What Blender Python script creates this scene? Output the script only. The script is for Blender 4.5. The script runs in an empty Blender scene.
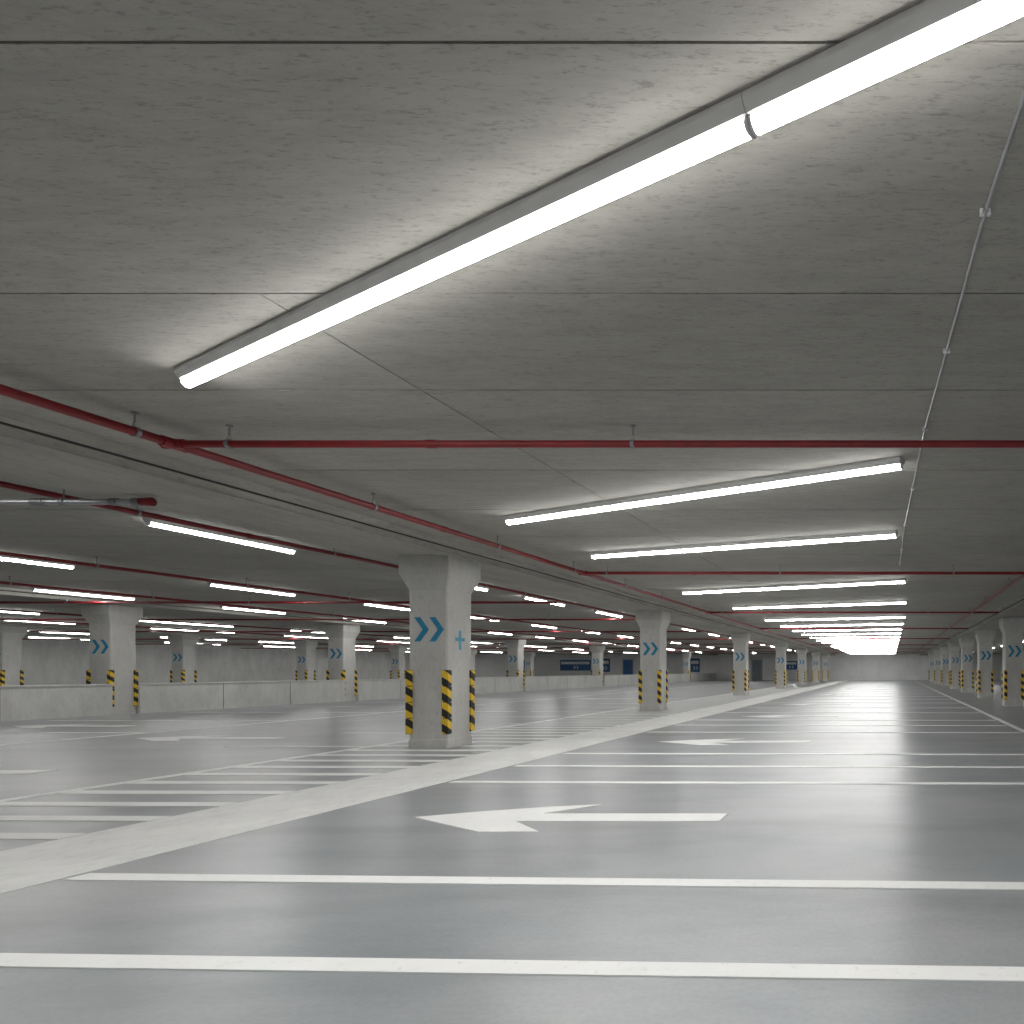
import bpy, math, random
from mathutils import Vector, Matrix
random.seed(4)
S=bpy.context.scene
CAMZ=1.06; CEIL=2.74; BEAM=2.60

# ---------------- materials ----------------
def newmat(name):
    m=bpy.data.materials.new(name); m.use_nodes=True
    nt=m.node_tree; b=nt.nodes['Principled BSDF']; return m,nt,b
def simple(name,col,rough=.5,metal=0,var=.12,scale=6):
    m,nt,b=newmat(name)
    tc=nt.nodes.new('ShaderNodeTexCoord'); n=nt.nodes.new('ShaderNodeTexNoise')
    n.inputs['Scale'].default_value=scale; n.inputs['Detail'].default_value=1
    nt.links.new(tc.outputs['Object'],n.inputs['Vector'])
    r=nt.nodes.new('ShaderNodeValToRGB')
    r.color_ramp.elements[0].position=.3; r.color_ramp.elements[1].position=.7
    r.color_ramp.elements[0].color=[c*(1-var) for c in col]+[1]
    r.color_ramp.elements[1].color=[min(1,c*(1+var)) for c in col]+[1]
    nt.links.new(n.outputs['Fac'],r.inputs['Fac']); nt.links.new(r.outputs['Color'],b.inputs['Base Color'])
    b.inputs['Roughness'].default_value=rough; b.inputs['Metallic'].default_value=metal
    return m
def emis(name,col,st):
    m,nt,b=newmat(name); b.inputs['Base Color'].default_value=(.8,.8,.8,1)
    b.inputs['Emission Color'].default_value=(*col,1); b.inputs['Emission Strength'].default_value=st
    return m
def noise(nt,vec,scale,detail=6,rough=.6,stretch=None):
    if stretch:
        mp=nt.nodes.new('ShaderNodeMapping'); mp.inputs['Scale'].default_value=stretch
        nt.links.new(vec,mp.inputs['Vector']); vec=mp.outputs['Vector']
    n=nt.nodes.new('ShaderNodeTexNoise'); n.inputs['Scale'].default_value=scale
    n.inputs['Detail'].default_value=detail; n.inputs['Roughness'].default_value=rough
    nt.links.new(vec,n.inputs['Vector']); return n.outputs['Fac']
def ramp(nt,fac,p0,c0,p1,c1):
    r=nt.nodes.new('ShaderNodeValToRGB'); e=r.color_ramp.elements
    e[0].position=p0; e[0].color=(*c0,1); e[1].position=p1; e[1].color=(*c1,1)
    nt.links.new(fac,r.inputs['Fac']); return r.outputs['Color']
def mul(nt,a,b,f=1.0):
    m=nt.nodes.new('ShaderNodeMix'); m.data_type='RGBA'; m.blend_type='MULTIPLY'
    m.inputs[0].default_value=f
    nt.links.new(a,m.inputs[6]); nt.links.new(b,m.inputs[7]); return m.outputs[2]
def g(v): return (v,v,v)
def concrete(name,dark,light,stretch=(1,1,1),tone=False,rough=.85,streak=.75,pits=.6,s2=2.2,s3=24):
    m,nt,b=newmat(name)
    tc=nt.nodes.new('ShaderNodeTexCoord').outputs['Object']
    base=ramp(nt,noise(nt,tc,.6,4,.62),.3,dark,.72,light)
    st=ramp(nt,noise(nt,tc,s2,6,.80,stretch),.38,g(streak),.60,g(1))
    c=mul(nt,base,st)
    fine=noise(nt,tc,s3,4,.8,stretch)
    c=mul(nt,c,ramp(nt,fine,.34,g(pits),.46,g(1)))
    if tone:
        a=nt.nodes.new('ShaderNodeAttribute'); a.attribute_name='tone'
        c=mul(nt,c,a.outputs['Color'])
    nt.links.new(c,b.inputs['Base Color']); b.inputs['Roughness'].default_value=rough
    b.inputs['Specular IOR Level'].default_value=.25
    return m

M={}
M['ceil']=concrete('ceiling_concrete',(.385,.37,.335),(.45,.435,.395),(.4,1.9,1),tone=True,streak=.86,pits=.68,s2=6.5,s3=44)
M['beam']=concrete('beam_concrete',(.39,.375,.34),(.48,.465,.425),(1.2,.3,1),streak=.82,pits=.75)
M['col']=concrete('column_concrete',(.52,.515,.49),(.66,.655,.63),(1.4,1.4,.5),streak=.88,pits=.82)
M['wall']=concrete('wall_concrete',(.58,.58,.56),(.70,.70,.68),(1,1,.35),streak=.85,pits=.88)
M['white']=concrete('painted_wall',(.76,.76,.75),(.86,.86,.85),(1,1,.3),streak=.94,pits=.95)
M['dark']=simple('dark_joint',(.04,.04,.038),.9)  # near-black joint backing, beam seams and parapet joints
m,nt,b=newmat('floor_coating')
tc=nt.nodes.new('ShaderNodeTexCoord').outputs['Object']
c=ramp(nt,noise(nt,tc,.55,5,.6),.32,(.305,.330,.350),.7,(.42,.425,.43))
c=mul(nt,c,ramp(nt,noise(nt,tc,1.6,6,.7,(.35,1.2,1)),.34,g(.82),.55,g(1)))
c=mul(nt,c,ramp(nt,noise(nt,tc,45,3,.6),.3,g(.9),.6,g(1)))
w=nt.nodes.new('ShaderNodeTexWave'); w.wave_type='RINGS'; w.inputs['Scale'].default_value=.22; w.inputs['Distortion'].default_value=5
w.inputs['Detail'].default_value=2; w.inputs['Detail Scale'].default_value=.6; nt.links.new(tc,w.inputs['Vector'])
c=mul(nt,c,ramp(nt,w.outputs['Fac'],.0,g(.84),.07,g(1)),.6)
nt.links.new(c,b.inputs['Base Color'])
b.inputs['Roughness'].default_value=.31; b.inputs['Specular IOR Level'].default_value=.45
M['floor']=m
m,nt,b=newmat('road_paint')
tc=nt.nodes.new('ShaderNodeTexCoord').outputs['Object']
c=ramp(nt,noise(nt,tc,2,3,.6),.3,(.86,.86,.85),.7,(.93,.93,.92))
c=mul(nt,c,ramp(nt,noise(nt,tc,22,5,.75),.30,g(.8),.42,g(1)))
nt.links.new(c,b.inputs['Base Color']); b.inputs['Roughness'].default_value=.55; M['paint']=m
m,nt,b=newmat('worn_paint')
tc=nt.nodes.new('ShaderNodeTexCoord').outputs['Object']
c=ramp(nt,noise(nt,tc,1.5,5,.7),.32,(.74,.74,.73),.66,(.88,.88,.86))
c=mul(nt,c,ramp(nt,noise(nt,tc,14,5,.8,(1,.4,1)),.32,g(.84),.5,g(1)))
nt.links.new(c,b.inputs['Base Color']); b.inputs['Roughness'].default_value=.55; M['worn']=m
m,nt,b=newmat('hazard_guard')
tc=nt.nodes.new('ShaderNodeTexCoord').outputs['Object']
sx=nt.nodes.new('ShaderNodeSeparateXYZ'); nt.links.new(tc,sx.inputs[0])
def mt(op,a,bv):
    n=nt.nodes.new('ShaderNodeMath'); n.operation=op
    for i,v in enumerate((a,bv)):
        if isinstance(v,(int,float)): n.inputs[i].default_value=v
        else: nt.links.new(v,n.inputs[i])
    return n.outputs[0]
s=mt('ADD',sx.outputs['X'],sx.outputs['Y']); s=mt('MULTIPLY',s,.6); s=mt('ADD',s,sx.outputs['Z'])
s=mt('ADD',s,10.); s=mt('DIVIDE',s,.21); s=mt('FRACT',s,0)
s=mt('GREATER_THAN',s,.5)
nt.links.new(ramp(nt,s,.0,(.80,.53,.03),1,(.015,.015,.015)),b.inputs['Base Color']); b.inputs['Roughness'].default_value=.5
M['hazard']=m
M['teal']=simple('teal_paint',(.006,.21,.38),.6,0,.15,12)
M['pale']=simple('pale_teal_paint',(.10,.34,.46),.6,0,.2,12)
M['red']=simple('red_pipe_paint',(.20,.008,.012),.45,0,.15,8)
M['steel']=simple('galvanised_steel',(.42,.43,.44),.4,.7,.1,15)
M['dsteel']=simple('dull_steel',(.25,.26,.27),.5,.5,.1,15)
M['housing']=simple('fixture_housing',(.60,.60,.59),.5,0,.05,10)
M['cap']=simple('fixture_end_cap',(.80,.80,.80),.4,0,.04,10)
M['tube']=emis('lit_diffuser_side',(1,.995,.975),19.0)
M['tubeb']=emis('lit_diffuser_lens',(1,.995,.975),136.0)
M['black']=simple('black_rubber',(.02,.02,.02),.7)
M['blue']=simple('blue_paint',(.02,.12,.30),.4)
M['signw']=simple('white_sign_paint',(.8,.8,.8),.4)
M['door']=simple('grey_door_paint',(.22,.25,.28),.5)

# ---------------- mesh builder ----------------
class B:
    def __init__(s): s.v=[];s.f=[];s.m=[];s.mats=[];s.sm=[]
    def mi(s,k):
        if k not in s.mats: s.mats.append(k)
        return s.mats.index(k)
    def add(s,vs,fs,k,smooth=False):
        o=len(s.v); s.v+=[tuple(v) for v in vs]; i=s.mi(k)
        for f in fs: s.f.append([o+a for a in f]); s.m.append(i); s.sm.append(smooth)
    def box(s,a,b,k):
        x0,y0,z0=a;x1,y1,z1=b
        s.add([(x0,y0,z0),(x1,y0,z0),(x1,y1,z0),(x0,y1,z0),(x0,y0,z1),(x1,y0,z1),(x1,y1,z1),(x0,y1,z1)],
          [(0,3,2,1),(4,5,6,7),(0,1,5,4),(1,2,6,5),(2,3,7,6),(3,0,4,7)],k)
    def cyl(s,p,q,r,k,n=12,r2=None):
        p=Vector(p);q=Vector(q);d=(q-p).normalized()
        u=d.orthogonal().normalized(); w=d.cross(u); r2=r if r2 is None else r2
        vs=[];fs=[]
        for i in range(n):
            a=2*math.pi*i/n; e=u*math.cos(a)+w*math.sin(a)
            vs.append(p+e*r); vs.append(q+e*r2)
        for i in range(n):
            j=(i+1)%n; fs.append((2*i,2*j,2*j+1,2*i+1))
        s.add(vs,fs,k,True)
        s.add([vs[2*i] for i in range(n)],[tuple(range(n))[::-1]],k); s.add([vs[2*i+1] for i in range(n)],[tuple(range(n))],k)
    def poly(s,pts,k): s.add(pts,[tuple(range(len(pts)))],k)
    def slab(s,pts,z0,z1,k):
        n=len(pts)
        s.add([(x,y,z0) for x,y in pts]+[(x,y,z1) for x,y in pts],
          [tuple(range(n,2*n)),tuple(range(n))[::-1]]+[(i,(i+1)%n,n+(i+1)%n,n+i) for i in range(n)],k)
    def mesh(s,name):
        me=bpy.data.meshes.new(name); me.from_pydata(s.v,[],s.f)
        for k in s.mats: me.materials.append(M[k])
        me.polygons.foreach_set('material_index',s.m); me.polygons.foreach_set('use_smooth',s.sm); me.update(); return me
    def obj(s,name,loc=(0,0,0),rz=0):
        o=bpy.data.objects.new(name,s.mesh(name)); o.location=loc; o.rotation_euler[2]=rz
        S.collection.objects.link(o); return o
def inst(name,me,loc,rz=0):
    o=bpy.data.objects.new(name,me); o.location=loc; o.rotation_euler[2]=rz; S.collection.objects.link(o); return o

XL,XR,YF,YB=-46,12,-5,68
# ---------------- shell ----------------
b=B(); b.box((XL,YF,-.2),(XR,YB,0),'floor'); b.obj('floor')
b=B(); ys=[YF,-2.9,-1.75,-.6,.58,1.74,2.90,3.90,5.46]
y=5.46
while y<YB-1.3: y+=1.35; ys.append(min(y,YB))
if ys[-1]<YB: ys.append(YB)
tones=[]
b.box((XL,YF,CEIL+.014),(XR,YB,CEIL+.3),'dark'); tones+=[1]*6
for i in range(len(ys)-1):
    gp=.0045 if ys[i]<3.8 else .008
    xs=[XL,-40,-34,-28,-22,-15,-9,-2.82,6.5,XR] if ys[i]>2.8 else [XL,-22,-9,6.5,XR]
    for j in range(len(xs)-1):
        b.box((xs[j]+.005,ys[i]+gp,CEIL),(xs[j+1]-.005,ys[i+1]-gp,CEIL+.05),'ceil')
        tones+=[random.uniform(.93,1.04)]*6
ce=b.obj('ceiling')
at=ce.data.color_attributes.new('tone','FLOAT_COLOR','CORNER')
for p,t in zip(ce.data.polygons,tones):
    for li in p.loop_indices: at.data[li].color=(t,t,t,1)
def wall(name,a,c,k):
    w=B(); w.box(a,c,k); return w.obj(name)
wall('wall_back',(XL,YB,0),(XR,YB+.2,CEIL+.3),'white')
wall('wall_front',(XL,YF-.2,0),(XR,YF,CEIL+.3),'wall')
wall('wall_left',(XL-.2,YF,0),(XL,YB,CEIL+.3),'wall')
wall('wall_right',(XR,YF,0),(XR+.2,YB,CEIL+.3),'wall')
for x0,x1 in ((-7.04,-5.84),(-19.3,-18.1),(-31.9,-30.7),(3.05,4.25)):
    w=B(); w.slab([(x0,YF),(x1,YF),(x1,YB),(x0,YB)],BEAM,CEIL-.001,'beam')
    w.box((x0-.14,YF,BEAM+.085),(x0,YB,CEIL-.001),'beam'); w.box((x1,YF,BEAM+.085),(x1+.14,YB,CEIL-.001),'beam')
    w.box((x1,YF,BEAM+.073),(x1+.022,YB,BEAM+.085),'dark'); w.box((x0-.022,YF,BEAM+.073),(x0,YB,BEAM+.085),'dark')
    w.obj('ceiling_beam')

# ---------------- columns ----------------
def column_mesh(plus):
    b=B(); W=.26
    def ring(h,z,c=.018):
        return [(-h+c,-h,z),(h-c,-h,z),(h,-h+c,z),(h,h-c,z),(h-c,h,z),(-h+c,h,z),(-h,h-c,z),(-h,-h+c,z)]
    prof=[(.268,0),(.268,.11),(.26,.125),(.26,2.14),(.345,2.36),(.345,BEAM)]
    vs=[];fs=[]
    for h,z in prof: vs+=ring(h,z)
    for i in range(len(prof)-1):
        for k in range(8):
            l=(k+1)%8; fs.append((i*8+k,i*8+l,(i+1)*8+l,(i+1)*8+k))
    fs.append(tuple(range(8))[::-1]); n=len(vs); fs.append(tuple(range(n-8,n)))
    b.add(vs,fs,'col')
    t=.026;L=.055;z0,z1=.19,1.06
    for sx in (-1,1):
        for sy in (-1,1):
            nseg=4; hh=(z1-z0)/nseg
            for k in range(nseg):
                a0=z0+k*hh+.006; a1=z0+(k+1)*hh-.006
                pts=[(W+t,W+t),(W-L,W+t),(W-L,W-.002),(W-.002,W-.002),(W-.002,W-L),(W+t,W-L)]
                pts=[(sx*x,sy*y) for x,y in pts]
                if sx*sy<0: pts=pts[::-1]
                b.slab(pts,a0,a1,'hazard')
            pts=[(W+t-.012,W+t-.012),(W-L+.01,W+t-.012),(W-L+.01,W-.002),(W-.002,W-.002),(W-.002,W-L+.01),(W+t-.012,W-L+.01)]
            pts=[(sx*x,sy*y) for x,y in pts]
            if sx*sy<0: pts=pts[::-1]
            b.slab(pts,z0,z1,'black')
    zc,hz=1.61,.165
    for x0 in (-.185,.02):
        pts=[(x0,zc+hz),(x0+.085,zc+hz),(x0+.20,zc),(x0+.085,zc-hz),(x0,zc-hz),(x0+.115,zc)]
        b.poly([(x,-W-.003,z) for x,z in pts][::-1],'teal')
        b.poly([(-x,W+.003,z) for x,z in pts][::-1],'teal')
    zc=1.49
    if plus:
      for s in (1,-1):
        P=[(-.02,-.15),(.03,-.15),(.03,-.03),(.10,-.03),(.10,.02),(.03,.02),(.03,.12),(-.03,.12),(-.03,.02),(-.10,.02),(-.10,-.03),(-.03,-.03)]
        b.poly([(s*(W+.003),s*y,zc+z) for y,z in P],'pale')
    return b.mesh('concrete_column')
CM=column_mesh(True); CM2=column_mesh(False)
def cols(xc,ysl,cm=None):
    for y in ysl: inst('concrete_column',cm or CM2,(xc,y+.26,0))
R1=[8.8,16.9,26.9,36.8,45.5,54,62]; cols(-6.27,R1[:1],CM); cols(-6.27,R1[1:])
R2=[-1.5,7,15.3,21.8,32,41,50,59]; cols(-18.63,R2)
R3=[14,22.7,28.5,34.5,41,48,56]; cols(-31.3,R3)
R4=[6,12.6,19,24.7,30.5,36.5,43,50,57]; cols(3.6,R4)
prev=YF
for y in R2+[YB]:
    b=B(); y1=y-.02 if y!=YB else YB
    p0=prev
    b.slab([(-18.52,p0),(-18.30,p0),(-18.30,y1),(-18.52,y1)],0,.70,'wall'); b.slab([(-18.54,p0),(-18.28,p0),(-18.28,y1),(-18.54,y1)],.70,.735,'wall')
    n=int((y1-p0)/2.4)
    for k in range(1,n+1):
        yy=p0+k*(y1-p0)/(n+1); b.box((-18.299,yy-.005,0),(-18.296,yy+.005,.70),'dark')
    b.obj('low_parapet_wall'); prev=y+.54

# ---------------- floor markings ----------------
T=.004
def bar(bb,x0,y0,x1,y1,w,k='paint'):
    d=Vector((x1-x0,y1-y0)).normalized(); n=Vector((-d.y,d.x))*w/2
    bb.slab([(x0-n.x,y0-n.y),(x1-n.x,y1-n.y),(x1+n.x,y1+n.y),(x0+n.x,y0+n.y)],0,T,k)
lines=[(-4.17,1.3),(-4.17,2.40),(-4.17,3.33),(-4.15,6.15),(-4.15,7.18),(-4.15,8.25),(-4.15,11.1),(-4.15,12.5),(-4.15,13.8),(-4.15,16.2),(-4.15,18.3),(-4.15,21),(-4.15,23.5),(-4.15,26),(-4.15,29),(-4.15,32),(-4.15,35.5),(-4.15,39),(-4.15,43)]
for x,y in lines:
    b=B(); sl=.03 if y<5 else .018
    bar(b,x,y,2.2,y-sl*(2.2-x),.105 if y<6 else .10); b.obj('parking_bay_line')
b=B(); bar(b,2.3,-4,2.3,62,.11); b.obj('lane_edge_line')
b=B()
bar(b,-4.70,-4,-4.70,64,.98,'worn'); bar(b,-7.2,3,-7.2,60,.11)
y=1.2
while y<40:
    if not any(y>q-.15 and y<q+.65 for q in R1): bar(b,-7.12,y+.02,-5.21,y,.15)
    else:
        bar(b,-7.12,y+.02,-6.60,y+.02,.15); bar(b,-5.94,y,-5.21,y,.15)
    y+=.49
b.obj('hatched_walkway_marking')
def arrow(x,y):
    b=B()
    P=[(-1.13,0),(-.78,-.20),(-.40,-.42),(.0,-.42),(-.33,-.12),(1.10,-.12),(1.10,.12),(-.27,.12),(.04,.45),(-.32,.36),(-.74,.20)]
    b.slab(P,0,T,'paint'); b.obj('direction_arrow_marking',(x,y,0))
for y in (4.67,9.6,14.9,20.0,27.5,37): arrow(-2.3,y)
for x,y in ((-10.6,10.1),(-9.9,6.75),(-15.5,12.3),(-10.6,16.5),(-10.6,24)): arrow(x,y)
for k in range(14):
    b=B(); y=8.4+k*2.6; bar(b,-17.6,y,-12.65,y,.1); b.obj('parking_bay_line')
b=B(); bar(b,-12.55,5,-12.55,52,.1); b.obj('lane_edge_line')
for k in range(9):
    b=B(); y=9+k*1.9; bar(b,-9.2,y,-7.3,y,.09); b.obj('parking_bay_line')

# ---------------- light fixtures ----------------
def fixture_mesh(L,nseg=2):
    b=B()
    pr=[(-.052,-.001),(.052,-.001),(.052,-.020),(.034,-.050),(-.034,-.050),(-.052,-.020)]
    n=len(pr); b.add([(0,y,z) for y,z in pr]+[(L,y,z) for y,z in pr],
        [tuple(range(n)),tuple(range(n,2*n))[::-1]]+[(i,n+i,n+(i+1)%n,(i+1)%n) for i in range(n)],'housing')
    sl=L/nseg; R=.027; zc=-.062
    for k in range(nseg):
        x0=k*sl+.012; x1=(k+1)*sl-.012
        N=8; vs=[]
        for i in range(N):
            a=2*math.pi*(i+.5)/N
            vs+= [(x0,R*math.cos(a),zc+R*math.sin(a)),(x1,R*math.cos(a),zc+R*math.sin(a))]
        fa=[];fb=[]
        for i in range(N):
            j=(i+1)%N; am=2*math.pi*(i+1)/N
            f=(2*i,2*i+1,2*j+1,2*j)
            if math.sin(am)<-.9: fb.append(f)
            else: fa.append(f)
        b.add(vs,fa,'tube',True); b.add(vs,fb,'tubeb',True)
        b.cyl((x0-.010,0,zc),(x0,0,zc),.028,'cap'); b.cyl((x1,0,zc),(x1+.010,0,zc),.028,'cap')
    return b.mesh('fluorescent_batten_light')
def fixture(x0,y0,x1,y1,nseg=2):
    L=math.hypot(x1-x0,y1-y0)
    inst('fluorescent_batten_light',fixture_mesh(L,nseg),(x0,y0,CEIL),math.atan2(y1-y0,x1-x0))
fixture(-3.97,3.665,-.412,1.934,1)
fixture(-.409,1.9325,2.0,.743,1)
fixture(-4.2,7.12,.09,5.15,3); fixture(-4.27,9.29,.07,7.82,3)
fixture(-4.38,13.7,.27,11.9,1); fixture(-4.15,17.1,.38,15.6,1)
fixture(-4.1,-.6,.2,-2.7,1)  # fill fixture added behind the camera, out of view
y=20.2
while y<64: fixture(-4.1,y+1.0,.45,y-.3,1); y+=2.9
DM=fixture_mesh(1.75,1); DM2=fixture_mesh(3.2,1)
def drow(x,ysl,m=None):
    for y in ysl: inst('fluorescent_batten_light',m or DM,(x,y,CEIL),math.pi/2)
drow(-8.18,[.2,3.6,7.15,11.4,14.5]+[18+3.7*k for k in range(12)])
drow(-12.9,[.5,4.6,8.5,12.3,15.9]+[19.6+3.7*k for k in range(12)])
drow(-17.3,[5.5,9.6,13.1,16.8]+[20.5+3.7*k for k in range(11)])
drow(-24.5,[10+5.5*k for k in range(10)],DM2)
drow(-28.5,[14+5.5*k for k in range(9)],DM2)
drow(-36,[12+5*k for k in range(10)],DM2)
drow(-42.5,[14+6*k for k in range(9)],DM2)  # extra row added to brighten the far left wall area
drow(7.5,[-1+6*k for k in range(11)],DM2)  # row added in the right bay as fill, mostly out of view

# ---------------- sprinkler pipes ----------------
PZ=CAMZ+1.55
def pipe(p,q,r=.027,mat='red',step=3.0,hoff=1.0,name='sprinkler_pipe'):
    b=B(); p=Vector(p);q=Vector(q); o=p.copy(); L=(q-p).length; d=(q-p).normalized()
    b.cyl(p-o,q-o,r,mat,12)
    s=hoff
    while s<L:
        c=d*s; cz=CEIL-p.z
        xx=(p+c).x
        if any(x0-.02<xx<x1+.02 for x0,x1 in ((-7.04,-5.84),(-19.3,-18.1),(-31.9,-30.7))): cz=BEAM-p.z
        b.cyl(c-d*.012,c+d*.012,r+.006,'dsteel',12)
        b.cyl(c+Vector((0,0,r)),c+Vector((0,0,cz-.002)),.005,'dsteel',6)
        b.cyl(c+Vector((0,0,r+.004)),c+Vector((0,0,min(r+.03,cz-.004))),.012,'steel',8)
        b.cyl(c+Vector((0,0,cz-.012)),c+Vector((0,0,cz-.001)),.018,'dsteel',8)
        s+=step
    s=hoff+step/2
    while s<L:
        c=d*s; b.cyl(c-d*.03,c+d*.03,r+.004,mat,12); s+=step*2
    return b.obj(name,o)
CR=[4.46,10.4,17.5,24.3,32,40,48,56]
pipe((-4.92,-3.5,PZ),(-4.92,62,PZ),.029,step=1.95,hoff=1.88)
for X,y0 in ((-7.42,1.0),(-11.8,2.0),(-15.8,4.0),(-23,8),(-27,8)):
    pipe((X,y0,PZ),(X,62,PZ),.026,step=2.25,hoff=.9)
pipe((2.16,10.4,PZ),(2.16,62,PZ),.025,step=3,hoff=1.5)
for i,Y in enumerate(CR):
    pipe((-4.92,Y,PZ),(2.9,Y,PZ),.025,step=2.77,hoff=.38)
    t=B(); t.cyl((-.07,0,0),(.07,0,0),.034,'red',14); t.cyl((0,-.08,0),(0,.08,0),.036,'red',14); t.obj('pipe_tee_fitting',(-4.92,Y,PZ))
for Y in (14.2,19,25,31,37,44,51.3):
    pipe((-44,Y,PZ-.075),(-7.3,Y,PZ-.075),.026,step=4,hoff=2)
b=B(); b.cyl((-3.6,0,0),(-.14,0,0),.026,'steel',14); b.cyl((-.36,0,0),(-.30,0,0),.034,'dsteel',14)
b.cyl((-.10,0,0),(-.02,0,0),.033,'red',14); b.cyl((-.05,0,0),(0,0,0),.038,'red',14); b.cyl((-.16,0,0),(-.10,0,0),.036,'dsteel',14)
b.cyl((-1.05,0,0),(-.95,0,0),.033,'dsteel',14)
for x,zt in ((-.78,CEIL-2.542),(-2.2,CEIL-2.542)):
    b.cyl((x,0,.02),(x,0,zt),.006,'dsteel',8); b.cyl((x-.02,0,0),(x+.02,0,0),.033,'dsteel',14)
b.obj('capped_drain_pipe',(-6.5,5.72,2.54))

b=B(); P=[(.43,.4),(.387,1.89),(.343,2.37),(.235,4.5),(.16,7.5),(.14,10.3)]
cz=CEIL-.012
for a,c in zip(P,P[1:]):
    b.cyl((*a,cz),(*c,cz),.008,'steel',10)
    b.cyl((c[0],c[1]-.03,cz),(c[0],c[1]+.03,cz),.011,'steel',10)
for y in (1.2,2.37,3.4,4.5,6,7.5,9):
    for a,c in zip(P,P[1:]):
        if a[1]<=y<c[1]:
            x=a[0]+(c[0]-a[0])*(y-a[1])/(c[1]-a[1]); b.box((x-.020,y-.008,cz-.0095),(x+.020,y+.008,CEIL-.001),'cap')
b.obj('electrical_conduit')

for i,(x,k) in enumerate(((-38,'blue'),(-27.5,'blue'),(-14,'door'))):
    b=B(); b.box((x-.5,YB-.05,0),(x+.5,YB-.005,2.1),k); b.box((x-.58,YB-.07,0),(x-.5,YB-.005,2.18),'steel'); b.box((x+.5,YB-.07,0),(x+.58,YB-.005,2.18),'steel'); b.box((x-.5,YB-.07,2.1),(x+.5,YB-.005,2.18),'steel')
    b.cyl((x+.4,YB-.12,1.0),(x+.4,YB-.05,1.0),.025,'steel'); b.obj('door_%d'%(i+1))
for x,w_,h in ((-33,3.2,1.1),(-30,1.2,1.4),(-24.5,1.8,1.0),(-20.5,1.0,1.4),(-10.5,1.4,.9)):
    b=B(); b.box((-w_/2,-.04,-h/2),(w_/2,-.005,h/2),'blue'); b.box((-w_/2+.12,-.05,h*.1),(w_/2-.12,-.04,h*.35),'signw')
    for q in (-.2,.1): b.poly([(q,-.052,-h*.05),(q+.1,-.052,-h*.05),(q+.25,-.052,-h*.2),(q+.1,-.052,-h*.35),(q,-.052,-h*.35),(q+.15,-.052,-h*.2)][::-1],'signw')
    b.obj('wall_sign',(x,YB,1.55))

w=bpy.data.worlds.new('World'); S.world=w; w.use_nodes=True
w.node_tree.nodes['Background'].inputs[0].default_value=(.5,.5,.5,1); w.node_tree.nodes['Background'].inputs[1].default_value=.2
S.view_settings.view_transform='Standard'
cd=bpy.data.cameras.new('camera'); cd.sensor_width=36; cd.lens=650/1024*36
cd.shift_x=-(891-512)/1024; cd.shift_y=(670-512)/1024; cd.clip_start=.02; cd.clip_end=300
co=bpy.data.objects.new('camera',cd); co.location=(0,0,CAMZ); co.rotation_euler=(math.pi/2,0,0); S.collection.objects.link(co); S.camera=co
